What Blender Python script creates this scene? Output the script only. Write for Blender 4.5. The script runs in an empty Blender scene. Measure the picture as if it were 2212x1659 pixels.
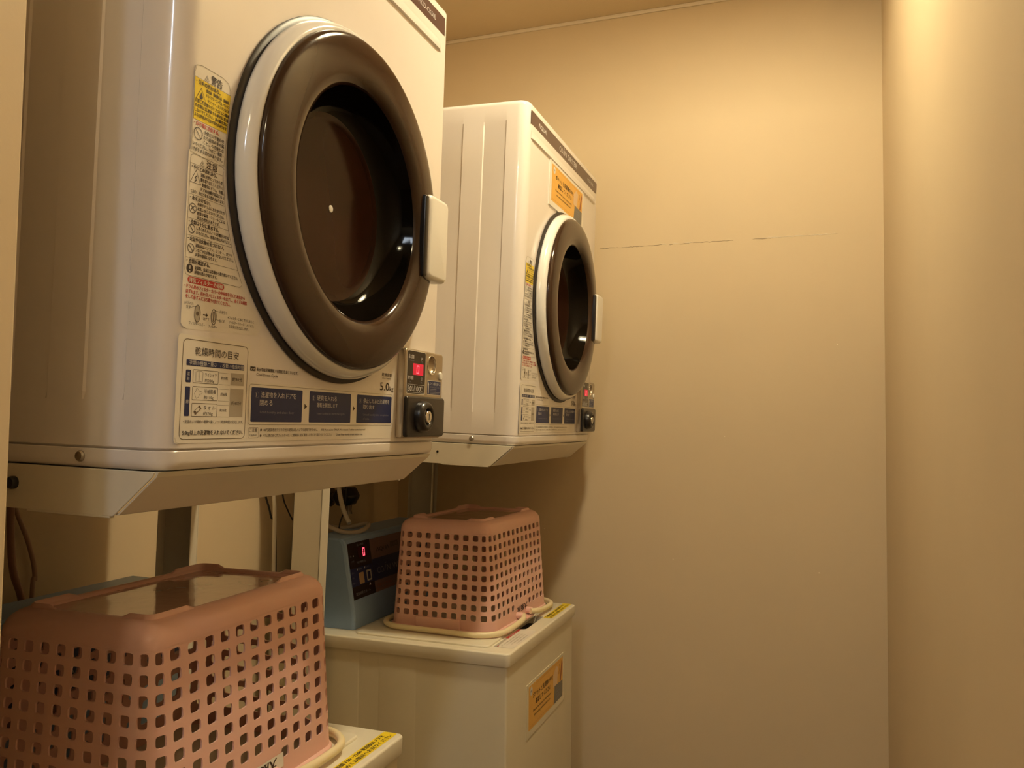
import bpy, bmesh, math, random
from mathutils import Vector, Matrix
PI = math.pi
random.seed(4)
SC = bpy.context.scene
COL = SC.collection
ZB = 1.30            # height of the dryers' undersides above the floor

# ------------------------------------------------------------------ camera
def cam_axes(yaw, pitch, roll):
    fw = Vector((-math.sin(yaw)*math.cos(pitch), math.cos(yaw)*math.cos(pitch), math.sin(pitch)))
    r = fw.cross(Vector((0, 0, 1))).normalized(); u = r.cross(fw)
    c, s = math.cos(roll), math.sin(roll)
    return r*c + u*s, u*c - r*s, fw
r_, u_, f_ = cam_axes(0.345, 0.0479, 0.0120)
cd = bpy.data.cameras.new('camera'); cam = bpy.data.objects.new('camera', cd); COL.objects.link(cam)
M = Matrix((r_, u_, -f_)).transposed().to_4x4(); M.translation = Vector((0.5332, -0.5788, 0.0459 + ZB))
cam.matrix_world = M
cd.sensor_width = 36.0; cd.lens = 1785.9/2212*36.0; cd.clip_start = 0.02
SC.camera = cam
# ------------------------------------------------------------------ colour / world
SC.view_settings.view_transform = 'Standard'; SC.view_settings.look = 'None'
SC.view_settings.gamma = 1.0; SC.view_settings.exposure = 0.0
SC.view_settings.use_curve_mapping = False
w = bpy.data.worlds.new('world'); SC.world = w; w.use_nodes = True
w.node_tree.nodes['Background'].inputs[0].default_value = (1.0, 0.8, 0.6, 1); w.node_tree.nodes['Background'].inputs[1].default_value = 0.01
# ------------------------------------------------------------------ lights
def area(name, loc, energy, color, sx, sy, rot=(0, 0, 0), spread=PI, shape='RECTANGLE'):
    l = bpy.data.lights.new(name, 'AREA'); l.energy = energy; l.color = color; l.shape = shape
    l.size = sx; l.size_y = sy; l.spread = spread
    o = bpy.data.objects.new(name, l); o.location = loc; o.rotation_euler = rot; COL.objects.link(o); return o
WARM = (1.0, 0.855, 0.55)
pl = bpy.data.lights.new('downlight_bulb', 'POINT'); pl.energy = 44; pl.color = WARM; pl.shadow_soft_size = 0.045
po = bpy.data.objects.new('downlight_bulb', pl); po.location = (0.36, 0.70, 2.455); COL.objects.link(po)
po2 = bpy.data.objects.new('fill_bulb', pl.copy()); po2.location = (0.36, -1.05, 2.455); COL.objects.link(po2); po2.data.energy = 11  # added warm fill behind the camera, brightens the nearer dryer's side
area('fluorescent_glow', (0.30, -1.75, 2.425), 5.5, (0.78, 0.88, 1.0), 0.10, 0.58)

# ------------------------------------------------------------------ materials
MATS = {}
def mat(name, col, rough=0.5, metal=0.0, spec=0.5, noise=None, bump=None, coat=0.0, emit=None, estr=1.0, trans=0.0, sss=0.0):
    if name in MATS: return MATS[name]
    m = bpy.data.materials.new(name); m.use_nodes = True; nt = m.node_tree
    b = nt.nodes['Principled BSDF']
    b.inputs['Base Color'].default_value = (*col, 1); b.inputs['Roughness'].default_value = rough
    b.inputs['Metallic'].default_value = metal; b.inputs['Specular IOR Level'].default_value = spec
    b.inputs['Coat Weight'].default_value = coat; b.inputs['Coat Roughness'].default_value = 0.04
    if trans: b.inputs['Transmission Weight'].default_value = trans
    if sss:
        b.inputs['Subsurface Weight'].default_value = sss; b.inputs['Subsurface Radius'].default_value = (0.02, 0.01, 0.006)
    if emit:
        b.inputs['Emission Color'].default_value = (*emit, 1); b.inputs['Emission Strength'].default_value = estr
    tc = nt.nodes.new('ShaderNodeTexCoord')
    if noise:      # (scale, amount): gentle mottling of the base colour
        n = nt.nodes.new('ShaderNodeTexNoise'); n.inputs['Scale'].default_value = noise[0]; n.inputs['Detail'].default_value = 5
        nt.links.new(tc.outputs['Object'], n.inputs['Vector'])
        cr = nt.nodes.new('ShaderNodeValToRGB')
        cr.color_ramp.elements[0].position = 0.3; cr.color_ramp.elements[1].position = 0.72
        a = noise[1]
        cr.color_ramp.elements[0].color = (*[c*(1-a) for c in col], 1); cr.color_ramp.elements[1].color = (*[min(1, c*(1+a)) for c in col], 1)
        nt.links.new(n.outputs['Fac'], cr.inputs['Fac']); nt.links.new(cr.outputs['Color'], b.inputs['Base Color'])
    if bump:       # (scale, strength, distance)
        n2 = nt.nodes.new('ShaderNodeTexNoise'); n2.inputs['Scale'].default_value = bump[0]; n2.inputs['Detail'].default_value = 3
        nt.links.new(tc.outputs['Object'], n2.inputs['Vector'])
        bp = nt.nodes.new('ShaderNodeBump'); bp.inputs['Strength'].default_value = bump[1]; bp.inputs['Distance'].default_value = bump[2]
        nt.links.new(n2.outputs['Fac'], bp.inputs['Height']); nt.links.new(bp.outputs['Normal'], b.inputs['Normal'])
    MATS[name] = m
    return m
WALL = mat('wallpaper', (0.66, 0.53, 0.35), 0.55, noise=(2.2, 0.035), bump=(260, 0.05, 0.002), spec=0.3)
CEIL = mat('ceiling_paper', (0.68, 0.55, 0.36), 0.7, noise=(3, 0.03), bump=(200, 0.15, 0.002), spec=0.2)
FLOOR = mat('floor_vinyl', (0.20, 0.14, 0.09), 0.45, noise=(6, 0.2))
TRIM = mat('corner_trim', (0.74, 0.64, 0.50), 0.5)
BODY = mat('dryer_enamel', (0.80, 0.745, 0.71), 0.20, coat=0.35, noise=(40, 0.006))
TRAY = mat('stand_enamel', (0.72, 0.66, 0.54), 0.30, noise=(30, 0.01), spec=0.5)
WASH = mat('washer_enamel', (0.74, 0.67, 0.50), 0.30, noise=(12, 0.02))
WLID = mat('washer_lid_plastic', (0.82, 0.76, 0.61), 0.28, coat=0.2, noise=(9, 0.02))
RING = mat('white_ring_plastic', (0.80, 0.79, 0.78), 0.16, coat=0.5)
HANDLE = mat('white_handle_plastic', (0.82, 0.80, 0.76), 0.28)
GASK = mat('door_gasket_rubber', (0.022, 0.017, 0.014), 0.45)
DARK = mat('brown_gloss_plastic', (0.036, 0.018, 0.010), 0.13, coat=0.0, spec=0.33)
BOWL = mat('smoked_bowl_plastic', (0.004, 0.003, 0.002), 0.07, coat=0.0, spec=0.12)
DISC = mat('smoked_disc_plastic', (0.028, 0.011, 0.006), 0.12, spec=0.18)
STRIP = mat('brown_strip', (0.085, 0.045, 0.036), 0.30)
BLACK = mat('black_plastic', (0.012, 0.010, 0.010), 0.28)
BLK2 = mat('black_display', (0.016, 0.010, 0.009), 0.2)
STEEL = mat('brushed_steel', (0.62, 0.58, 0.52), 0.30, metal=1.0, bump=(90, 0.05, 0.001))
PLATE = mat('coin_plate', (0.50, 0.43, 0.33), 0.34, metal=0.85)
CHROME = mat('chrome', (0.85, 0.83, 0.80), 0.08, metal=1.0)
SCREW = mat('screw_metal', (0.45, 0.42, 0.38), 0.35, metal=1.0)
LED = mat('red_digit', (0.8, 0.05, 0.1), 0.5, emit=(1.0, 0.085, 0.13), estr=1.7)
LEDW = mat('red_window', (0.35, 0.004, 0.02), 0.25, emit=(1.0, 0.015, 0.06), estr=0.40)
LEDD = mat('dim_red_window', (0.05, 0.004, 0.006), 0.3)
INK = mat('ink_brown', (0.035, 0.02, 0.015), 0.6)
INKL = mat('ink_thin', (0.14, 0.10, 0.07), 0.6)
INKW = mat('ink_white', (0.62, 0.60, 0.60), 0.5)
INKG = mat('ink_grey', (0.22, 0.22, 0.27), 0.5)
NAVY = mat('ink_navy', (0.010, 0.018, 0.090), 0.45)
RED = mat('ink_red', (0.50, 0.030, 0.025), 0.5)
YEL = mat('label_yellow', (0.86, 0.64, 0.02), 0.4)
CLEAR = mat('label_film', (0.80, 0.75, 0.68), 0.22)
GREYP = mat('label_grey', (0.44, 0.39, 0.32), 0.5)
PAPER = mat('laminated_paper', (0.80, 0.76, 0.68), 0.22)
ORANGE = mat('notice_orange', (0.78, 0.42, 0.06), 0.35)
PEACH = mat('notice_peach', (0.75, 0.52, 0.30), 0.4)
SLATE = mat('notice_slate', (0.16, 0.15, 0.13), 0.4)
RUST = mat('notice_rust', (0.33, 0.08, 0.02), 0.4)
PINK = mat('pink_plastic', (0.80, 0.49, 0.42), 0.36, sss=0.10, spec=0.4)
PINKG = mat('pink_gloss_base', (0.62, 0.36, 0.28), 0.07, coat=0.6, spec=0.6, bump=(13, 0.30, 0.010))
CREAM = mat('cream_handle_plastic', (0.84, 0.72, 0.46), 0.36, sss=0.1)
BLUEB = mat('blue_control_housing', (0.28, 0.41, 0.63), 0.36, noise=(20, 0.03))
PANBG = mat('dark_panel_pink', (0.20, 0.12, 0.11), 0.35)
WHITEC = mat('white_cable', (0.75, 0.70, 0.62), 0.45)
BROWNC = mat('brown_cable', (0.30, 0.15, 0.09), 0.45)
BLKC = mat('black_cable', (0.02, 0.02, 0.02), 0.5)
LAMPG = mat('lamp_diffuser_warm', (0.9, 0.8, 0.6), 0.4, emit=(1.0, 0.72, 0.40), estr=9)
LAMPC = mat('lamp_diffuser_cool', (0.9, 0.9, 0.9), 0.4, emit=(0.80, 0.90, 1.0), estr=16)
LAMPH = mat('lamp_housing', (0.75, 0.72, 0.66), 0.4)
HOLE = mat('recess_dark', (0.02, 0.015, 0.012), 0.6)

# ------------------------------------------------------------------ mesh helpers
def finish(name, verts, faces, mats, parent=None, fmat=None, smooth=None, sharp=35, merge=False, bevel=None, fix=True):
    me = bpy.data.meshes.new(name); me.from_pydata([tuple(v) for v in verts], [], faces)
    mats = mats if isinstance(mats, (list, tuple)) else [mats]
    for m in mats: me.materials.append(m)
    if fmat:
        for p, k in zip(me.polygons, fmat): p.material_index = k
    if merge or fix:
        bm = bmesh.new(); bm.from_mesh(me)
        if merge: bmesh.ops.remove_doubles(bm, verts=bm.verts, dist=1e-5)
        if fix: bmesh.ops.recalc_face_normals(bm, faces=bm.faces)
        bm.to_mesh(me); bm.free()
    if smooth is None or smooth:
        me.polygons.foreach_set('use_smooth', [True]*len(me.polygons))
        me.set_sharp_from_angle(angle=math.radians(sharp))
    o = bpy.data.objects.new(name, me); COL.objects.link(o)
    if parent: o.parent = parent
    if bevel:
        b = o.modifiers.new('bevel', 'BEVEL'); b.width = bevel[0]; b.segments = bevel[1]; b.limit_method = 'ANGLE'; b.angle_limit = math.radians(40)
    return o
def thing(name, label, cat, loc=(0, 0, 0), group=None, rot=(0, 0, 0)):
    o = bpy.data.objects.new(name, None); COL.objects.link(o); o.location = loc; o.rotation_euler = rot
    o.empty_display_size = 0.05
    o['label'] = label; o['category'] = cat
    if group: o['group'] = group
    return o
def tag(o, label, cat, group=None):
    o['label'] = label; o['category'] = cat
    if group: o['group'] = group
    return o
def structure(o): o['kind'] = 'structure'; return o
class MB:
    def __init__(s): s.v = []; s.f = []; s.m = []
    def add(s, V, F, k=0):
        b = len(s.v); s.v += [tuple(p) for p in V]; s.f += [tuple(i+b for i in f) for f in F]; s.m += [k]*len(F)
    def box(s, x0, x1, y0, y1, z0, z1, k=0):
        V = [(x, y, z) for x in (x0, x1) for y in (y0, y1) for z in (z0, z1)]
        s.add(V, [(0, 1, 3, 2), (4, 6, 7, 5), (0, 4, 5, 1), (2, 3, 7, 6), (0, 2, 6, 4), (1, 5, 7, 3)], k)
    def loft(s, loops, k=0, cap0=True, cap1=True, closed=True):
        n = len(loops[0]); V = [p for L in loops for p in L]; F = []
        for i in range(len(loops)-1):
            for j in range(n if closed else n-1):
                F.append((i*n+j, i*n+(j+1) % n, (i+1)*n+(j+1) % n, (i+1)*n+j))
        if cap0: F.append(tuple(range(n-1, -1, -1)))
        if cap1: F.append(tuple((len(loops)-1)*n+j for j in range(n)))
        s.add(V, F, k)
    def lathe(s, prof, cy, cz, n=96, k=0, cx=0, cap0=False, cap1=False, y0=0.0):
        # profile of (radius, x) round the +X axis through (cy, cz)
        loops = [[(cx+u, cy+r*math.cos(2*PI*j/n), cz+r*math.sin(2*PI*j/n)) for j in range(n)] for r, u in prof]
        s.loft(loops, k, cap0, cap1)
    def tube(s, path, r, n=10, k=0, closed=False, caps=True, ry=None):
        P = [Vector(p) for p in path]; N = len(P); loops = []
        up = Vector((0, 0, 1)); pa = None
        for i, p in enumerate(P):
            if closed: t = (P[(i+1) % N]-P[i-1]).normalized()
            else: t = (P[min(i+1, N-1)]-P[max(i-1, 0)]).normalized()
            if pa is None:
                a = t.cross(up)
                if a.length < 1e-3: a = t.cross(Vector((1, 0, 0)))
                a.normalize()
            else:
                a = (pa - t*pa.dot(t)).normalized()
            pa = a; b = a.cross(t)
            rr = r[i] if isinstance(r, (list, tuple)) else r
            rb = rr if ry is None else ry
            loops.append([p + a*rr*math.cos(2*PI*j/n) + b*rb*math.sin(2*PI*j/n) for j in range(n)])
        if closed: loops.append(loops[0]); caps = False
        s.loft(loops, k, caps, caps)
    def build(s, name, mats, parent=None, **kw):
        return finish(name, s.v, s.f, mats, parent, fmat=s.m, **kw)
def smooth_path(P, sub=8, closed=False):
    P = [Vector(p) for p in P]; out = []; N = len(P)
    rng = range(N) if closed else range(N-1)
    for i in rng:
        p0 = P[i-1] if (closed or i > 0) else P[0]; p1 = P[i]; p2 = P[(i+1) % N]; p3 = P[(i+2) % N] if (closed or i+2 < N) else P[-1]
        for k in range(sub):
            t = k/sub
            out.append(0.5*((2*p1)+(-p0+p2)*t+(2*p0-5*p1+4*p2-p3)*t*t+(-p0+3*p1-3*p2+p3)*t**3))
    if not closed: out.append(P[-1])
    return out
def rrect(x0, x1, y0, y1, r, n=6):
    out = []
    for cx, cy, a0 in ((x1-r, y1-r, 0), (x0+r, y1-r, 90), (x0+r, y0+r, 180), (x1-r, y0+r, 270)):
        for i in range(n+1):
            a = math.radians(a0+90*i/n); out.append((cx+r*math.cos(a), cy+r*math.sin(a)))
    return out
def rounded_slab(mb, x0, x1, y0, y1, z0, z1, r, e, axis='z', k=0, n=6, cap0=True, bottom_round=False):
    """slab with rounded outline (radius r) and rounded top edge e; axis = thickness direction"""
    lv = []
    if bottom_round:
        for i in range(5):
            a = PI/2*i/4; lv.append((z0+e*(1-math.sin(a)) if False else z0+e*(1-math.sin(a)), e*(1-math.cos(a))))
        lv = [(z0+e*(1-math.cos(a)), e*(1-math.sin(a))) for a in [PI/2*i/4 for i in range(5)]]
    else: lv.append((z0, 0))
    lv += [(z1-e+e*math.sin(a), e*(1-math.cos(a))) for a in [PI/2*i/5 for i in range(6)]]
    loops = []
    for z, ins in lv:
        L = rrect(x0+ins, x1-ins, y0+ins, y1-ins, max(r-ins, 0.0003), n)
        if axis == 'z': loops.append([(a, b, z) for a, b in L])
        elif axis == 'x': loops.append([(z, a, b) for a, b in L])      # outline in (y, z)
        else: loops.append([(a, z, b) for a, b in L])
    mb.loft(loops, k, cap0, True)

def boolean_cut(o, mb, parent, sharp):
    cut = mb.build('cutter', BODY, None); cut.parent = parent
    md = o.modifiers.new('cut', 'BOOLEAN'); md.object = cut; md.operation = 'DIFFERENCE'; md.solver = 'EXACT'
    bpy.context.view_layer.update()
    dg = bpy.context.evaluated_depsgraph_get(); me = bpy.data.meshes.new_from_object(o.evaluated_get(dg))
    o.modifiers.clear(); o.data = me; me.set_sharp_from_angle(angle=math.radians(sharp)); bpy.data.objects.remove(cut)

# ------------------------------------------------------------------ flat print: labels and lettering
_TX = {}
def text_mesh(s, size, res=2):
    key = (s, res)
    if key not in _TX:
        c = bpy.data.curves.new('lettering', 'FONT'); c.body = s; c.resolution_u = res; c.size = 1.0
        o = bpy.data.objects.new('lettering', c); COL.objects.link(o)
        dg = bpy.context.evaluated_depsgraph_get()
        m = bpy.data.meshes.new_from_object(o.evaluated_get(dg))
        V = [(v.co.x, v.co.y) for v in m.vertices]; F = [tuple(p.vertices) for p in m.polygons]
        bpy.data.objects.remove(o); bpy.data.curves.remove(c); bpy.data.meshes.remove(m)
        x0 = min((v[0] for v in V), default=0); x1 = max((v[0] for v in V), default=1)
        _TX[key] = (V, F, x0, x1)
    return _TX[key]
class Print:
    """flat artwork in (a, b) coordinates mapped on to a surface by fn(a, b, height)"""
    def __init__(s, fn): s.fn = fn; s.v = []; s.f = []; s.m = []; s.mats = []
    def mi(s, m):
        if m not in s.mats: s.mats.append(m)
        return s.mats.index(m)
    def poly(s, P, m, h=1):
        b = len(s.v); s.v += [s.fn(x, y, h*0.00012) for x, y in P]; s.f.append(tuple(range(b, b+len(P)))); s.m.append(s.mi(m))
    def rect(s, x0, x1, y0, y1, m, h=1, r=0):
        s.poly(rrect(x0, x1, y0, y1, r, 4) if r else [(x0, y0), (x1, y0), (x1, y1), (x0, y1)], m, h)
    def line(s, P, wd, m, h=2, closed=False):
        P = [Vector((p[0], p[1])) for p in P]; N = len(P)
        L = []; R = []
        for i in range(N):
            if closed: t = P[(i+1) % N]-P[i-1]
            else: t = P[min(i+1, N-1)]-P[max(0, i-1)]
            t.normalize(); n = Vector((-t.y, t.x))*wd/2
            L.append(P[i]+n); R.append(P[i]-n)
        rng = range(N) if closed else range(N-1)
        for i in rng:
            j = (i+1) % N; s.poly([L[i], L[j], R[j], R[i]], m, h)
    def frame(s, x0, x1, y0, y1, r, wd, m, h=2): s.line(rrect(x0, x1, y0, y1, r, 4), wd, m, h, True)
    def disc(s, x, y, r, m, h=2, n=20): s.poly([(x+r*math.cos(2*PI*i/n), y+r*math.sin(2*PI*i/n)) for i in range(n)], m, h)
    def circle(s, x, y, r, wd, m, h=2, n=20): s.line([(x+r*math.cos(2*PI*i/n), y+r*math.sin(2*PI*i/n)) for i in range(n)], wd, m, h, True)
    def text(s, t, x, y, size, m, h=3, width=None, rot=0.0, bold=0.0, shear=0.0):
        """left end x, baseline y; width squeezes the line to that length"""
        V, F, x0, x1 = text_mesh(t, size)
        kx = size if width is None else width/(x1-x0)
        c, sn = math.cos(rot), math.sin(rot)
        offs = [(0, 0)] if not bold else [(-bold, 0), (bold, 0)]
        k = s.mi(m)
        for q, (ox, oy) in enumerate(offs):
            b = len(s.v)
            for vx, vy in V:
                X = (vx-x0)*kx+ox+shear*vy*size; Y = vy*size+oy
                s.v.append(s.fn(x+X*c-Y*sn, y+X*sn+Y*c, (h+q*0.25)*0.00012))
            s.f += [tuple(i+b for i in f) for f in F]; s.m += [k]*len(F)
    def seg0(s, x, y, w_, h_, t, m, hh=4, slant=0.08):
        """seven-segment zero"""
        def P(a, b): return (x+a*w_+slant*b*h_, y+b*h_)
        tt = t/w_; th = t/h_; g = 0.03
        for a0, a1, b0, b1 in ((0, tt, 0.5+g, 1-g), (0, tt, g, 0.5-g), (1-tt, 1, 0.5+g, 1-g), (1-tt, 1, g, 0.5-g), (tt*.6, 1-tt*.6, 1-th, 1), (tt*.6, 1-tt*.6, 0, th)):
            s.poly([P(a0, b0), P(a1, b0), P(a1, b1), P(a0, b1)], m, hh)
    def build(s, name, parent=None):
        return finish(name, s.v, s.f, s.mats, parent, fmat=s.m, smooth=False, fix=False)

# ------------------------------------------------------------------ the room
FY = 1.60; RX = 0.7067; CZ = 1.1690+ZB; BX = -0.60
def wall(name, x0, x1, y0, y1, z0, z1, m=WALL, parent=None, bevel=None):
    mb = MB(); mb.box(x0, x1, y0, y1, z0, z1); o = mb.build(name, m, parent, smooth=False, bevel=bevel)
    return structure(o) if parent is None else o
wall('floor', -0.8, 0.9, -2.6, 1.75, -0.1, 0.0, FLOOR)
wall('ceiling', -0.8, 0.9, -2.6, 1.75, CZ, CZ+0.1, CEIL)
wf = wall('wall_far', -0.8, RX+0.1, FY, FY+0.1, 0, CZ)
wall('wall_right', RX, RX+0.12, -2.6, FY, 0, CZ)
wall('wall_back', BX-0.1, BX, -0.1, FY, 0, CZ)
wall('wall_left', -0.75, -0.0345, -2.6, -0.118, 0, CZ, bevel=(0.002, 2))
wall('wall_near', -0.0345, RX, -2.6, -2.5, 0, CZ)
DOOR = mat('dark_door_wood', (0.030, 0.020, 0.014), 0.5)
mb = MB(); mb.box(0.03, 0.64, -2.499, -2.47, 0.0, 2.02); d_ = structure(mb.build('unseen_door_1', DOOR, smooth=False, bevel=(0.003, 2)))  # unseen door, added so the dryer doors reflect something dark
mb = MB(); mb.box(0.55, 0.58, -2.469, -2.43, 0.98, 1.00); mb.box(0.47, 0.58, -2.44, -2.428, 0.98, 1.00); mb.build('door_handle', STEEL, d_, smooth=False, bevel=(0.003, 2))
mb = MB(); mb.box(BX, RX, FY-0.006, FY, CZ-0.010, CZ); structure(mb.build('trim_1', TRIM, smooth=False, bevel=(0.002, 2)))
# peeling wallpaper seam on the far wall: thin lifted edges of paper
SEAM = mat('seam_edge', (0.46, 0.36, 0.25), 0.6)
SEAML = mat('seam_paper', (0.86, 0.76, 0.60), 0.5)
mb = MB(); rs = random.Random(2)
segs = [(0.0, 0.05, 0), (0.13, 0.17, 0), (0.165, 0.18, 1), (0.188, 0.198, 0), (0.196, 0.212, 1), (0.215, 0.24, 0), (0.225, 0.252, 1), (0.25, 0.34, 0), (0.335, 0.352, 0), (0.40, 0.45, 0), (0.42, 0.47, 1), (0.465, 0.53, 1), (0.53, 0.602, 1), (0.06, 0.12, 0)]
for a, b, k in segs:
    n = max(3, int((b-a)/0.006)); top = []; bot = []
    for i in range(n+1):
        x = a+(b-a)*i/n; z = ZB+0.5245+rs.uniform(-0.0012, 0.0012)+(0.0015 if k else 0)
        wd = (0.0011 if k else 0.0006)*math.sin(PI*(i+0.3)/(n+0.6))+0.0002
        top.append((x, FY-0.0006-wd*0.5, z+wd)); bot.append((x, FY-0.0004, z-wd))
    V = top+bot; F = [(i, i+1, n+2+i, n+1+i) for i in range(n)]
    mb.add(V, F, k)
mb.build('wallpaper_seam', [SEAM, SEAML], wf, smooth=False, fix=False)
mb = MB()
for px, pz, s_ in ((-0.33, 0.93, 0.003), (0.555, -0.31, 0.002), (0.20, -0.30, 0.0018), (-0.15, -0.24, 0.0015), (0.33, 0.02, 0.0015), (0.60, 0.25, 0.0016)):
    mb.add([(px+s_*math.cos(a)*rs.uniform(.6, 1), FY-0.0008, ZB+pz+s_*math.sin(a)*rs.uniform(.6, 1)) for a in [2*PI*i/7 for i in range(7)]], [tuple(range(7))])
mb.build('wall_chip', [SEAML], wf, smooth=False, fix=False)

# ceiling lamps (above and behind the picture; the second round one is added fill)
t = thing('ceiling_lamp', 'round shaded warm lamp on the ceiling above the machines', 'ceiling light', (0.36, 0.70, CZ-0.0005))
mb = MB(); n = 48
mb.loft([[(r*math.cos(2*PI*i/n), r*math.sin(2*PI*i/n), z) for i in range(n)] for r, z in ((0.118, 0), (0.120, -0.042), (0.117, -0.042), (0.115, -0.003), (0.02, -0.002))], 0, False, True)
mb.build('lamp_shade', LAMPH, t)
t2 = t.copy(); COL.objects.link(t2); t2.location = (0.36, -1.05, CZ-0.0005); t2['label'] = 'added round warm fill lamp on the ceiling, unseen behind the camera'
for ch_ in t.children: c_ = ch_.copy(); COL.objects.link(c_); c_.parent = t2
t = thing('fluorescent_batten', 'cool white fluorescent batten on ceiling near the entrance', 'ceiling light', (0.30, -1.75, CZ-0.0005))
mb = MB(); mb.box(-0.07, 0.07, -0.32, 0.32, -0.03, 0); mb.build('housing', LAMPH, t, bevel=(0.004, 2))
mb = MB(); mb.box(-0.055, 0.055, -0.30, 0.30, -0.042, -0.0305); mb.build('diffuser', LAMPC, t, bevel=(0.004, 2))

# ------------------------------------------------------------------ tumble dryer
DW, DH, DD, GZ = 0.5557, 0.68, 0.50, 0.0181
def body_outline(ins, dep, r=0.024, rec=True):
    P = []
    recs = [(-0.369, -0.322), (-0.277, -0.230), (-0.185, -0.138), (-0.093, -0.046)]
    y0 = ins; y1 = DW-ins; x0 = -DD+ins; x1 = -ins; r = r-ins
    P.append((x0, y0))
    if rec:
        for a, b in recs: P += [(a-0.001, y0), (a+0.001, y0+dep), (b-0.001, y0+dep), (b+0.001, y0)]
    for i in range(9):
        a = -PI/2+PI/2*i/8; P.append((x1-r+r*math.cos(a), y0+r+r*math.sin(a)))
    r2 = max(0.006-ins, 0.0015)
    for i in range(5):
        a = PI/2*i/4; P.append((x1-r2+r2*math.cos(a), y1-r2+r2*math.sin(a)))
    if rec:
        for a, b in reversed(recs): P += [(b+0.001, y1), (b-0.001, y1-dep), (a+0.001, y1-dep), (a-0.001, y1)]
    P.append((x0, y1))
    return P
DCY, DCZ = 0.2787, 0.3038
def up_front(a, b, h, u=0.0): return (u+h, a, b)

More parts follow.
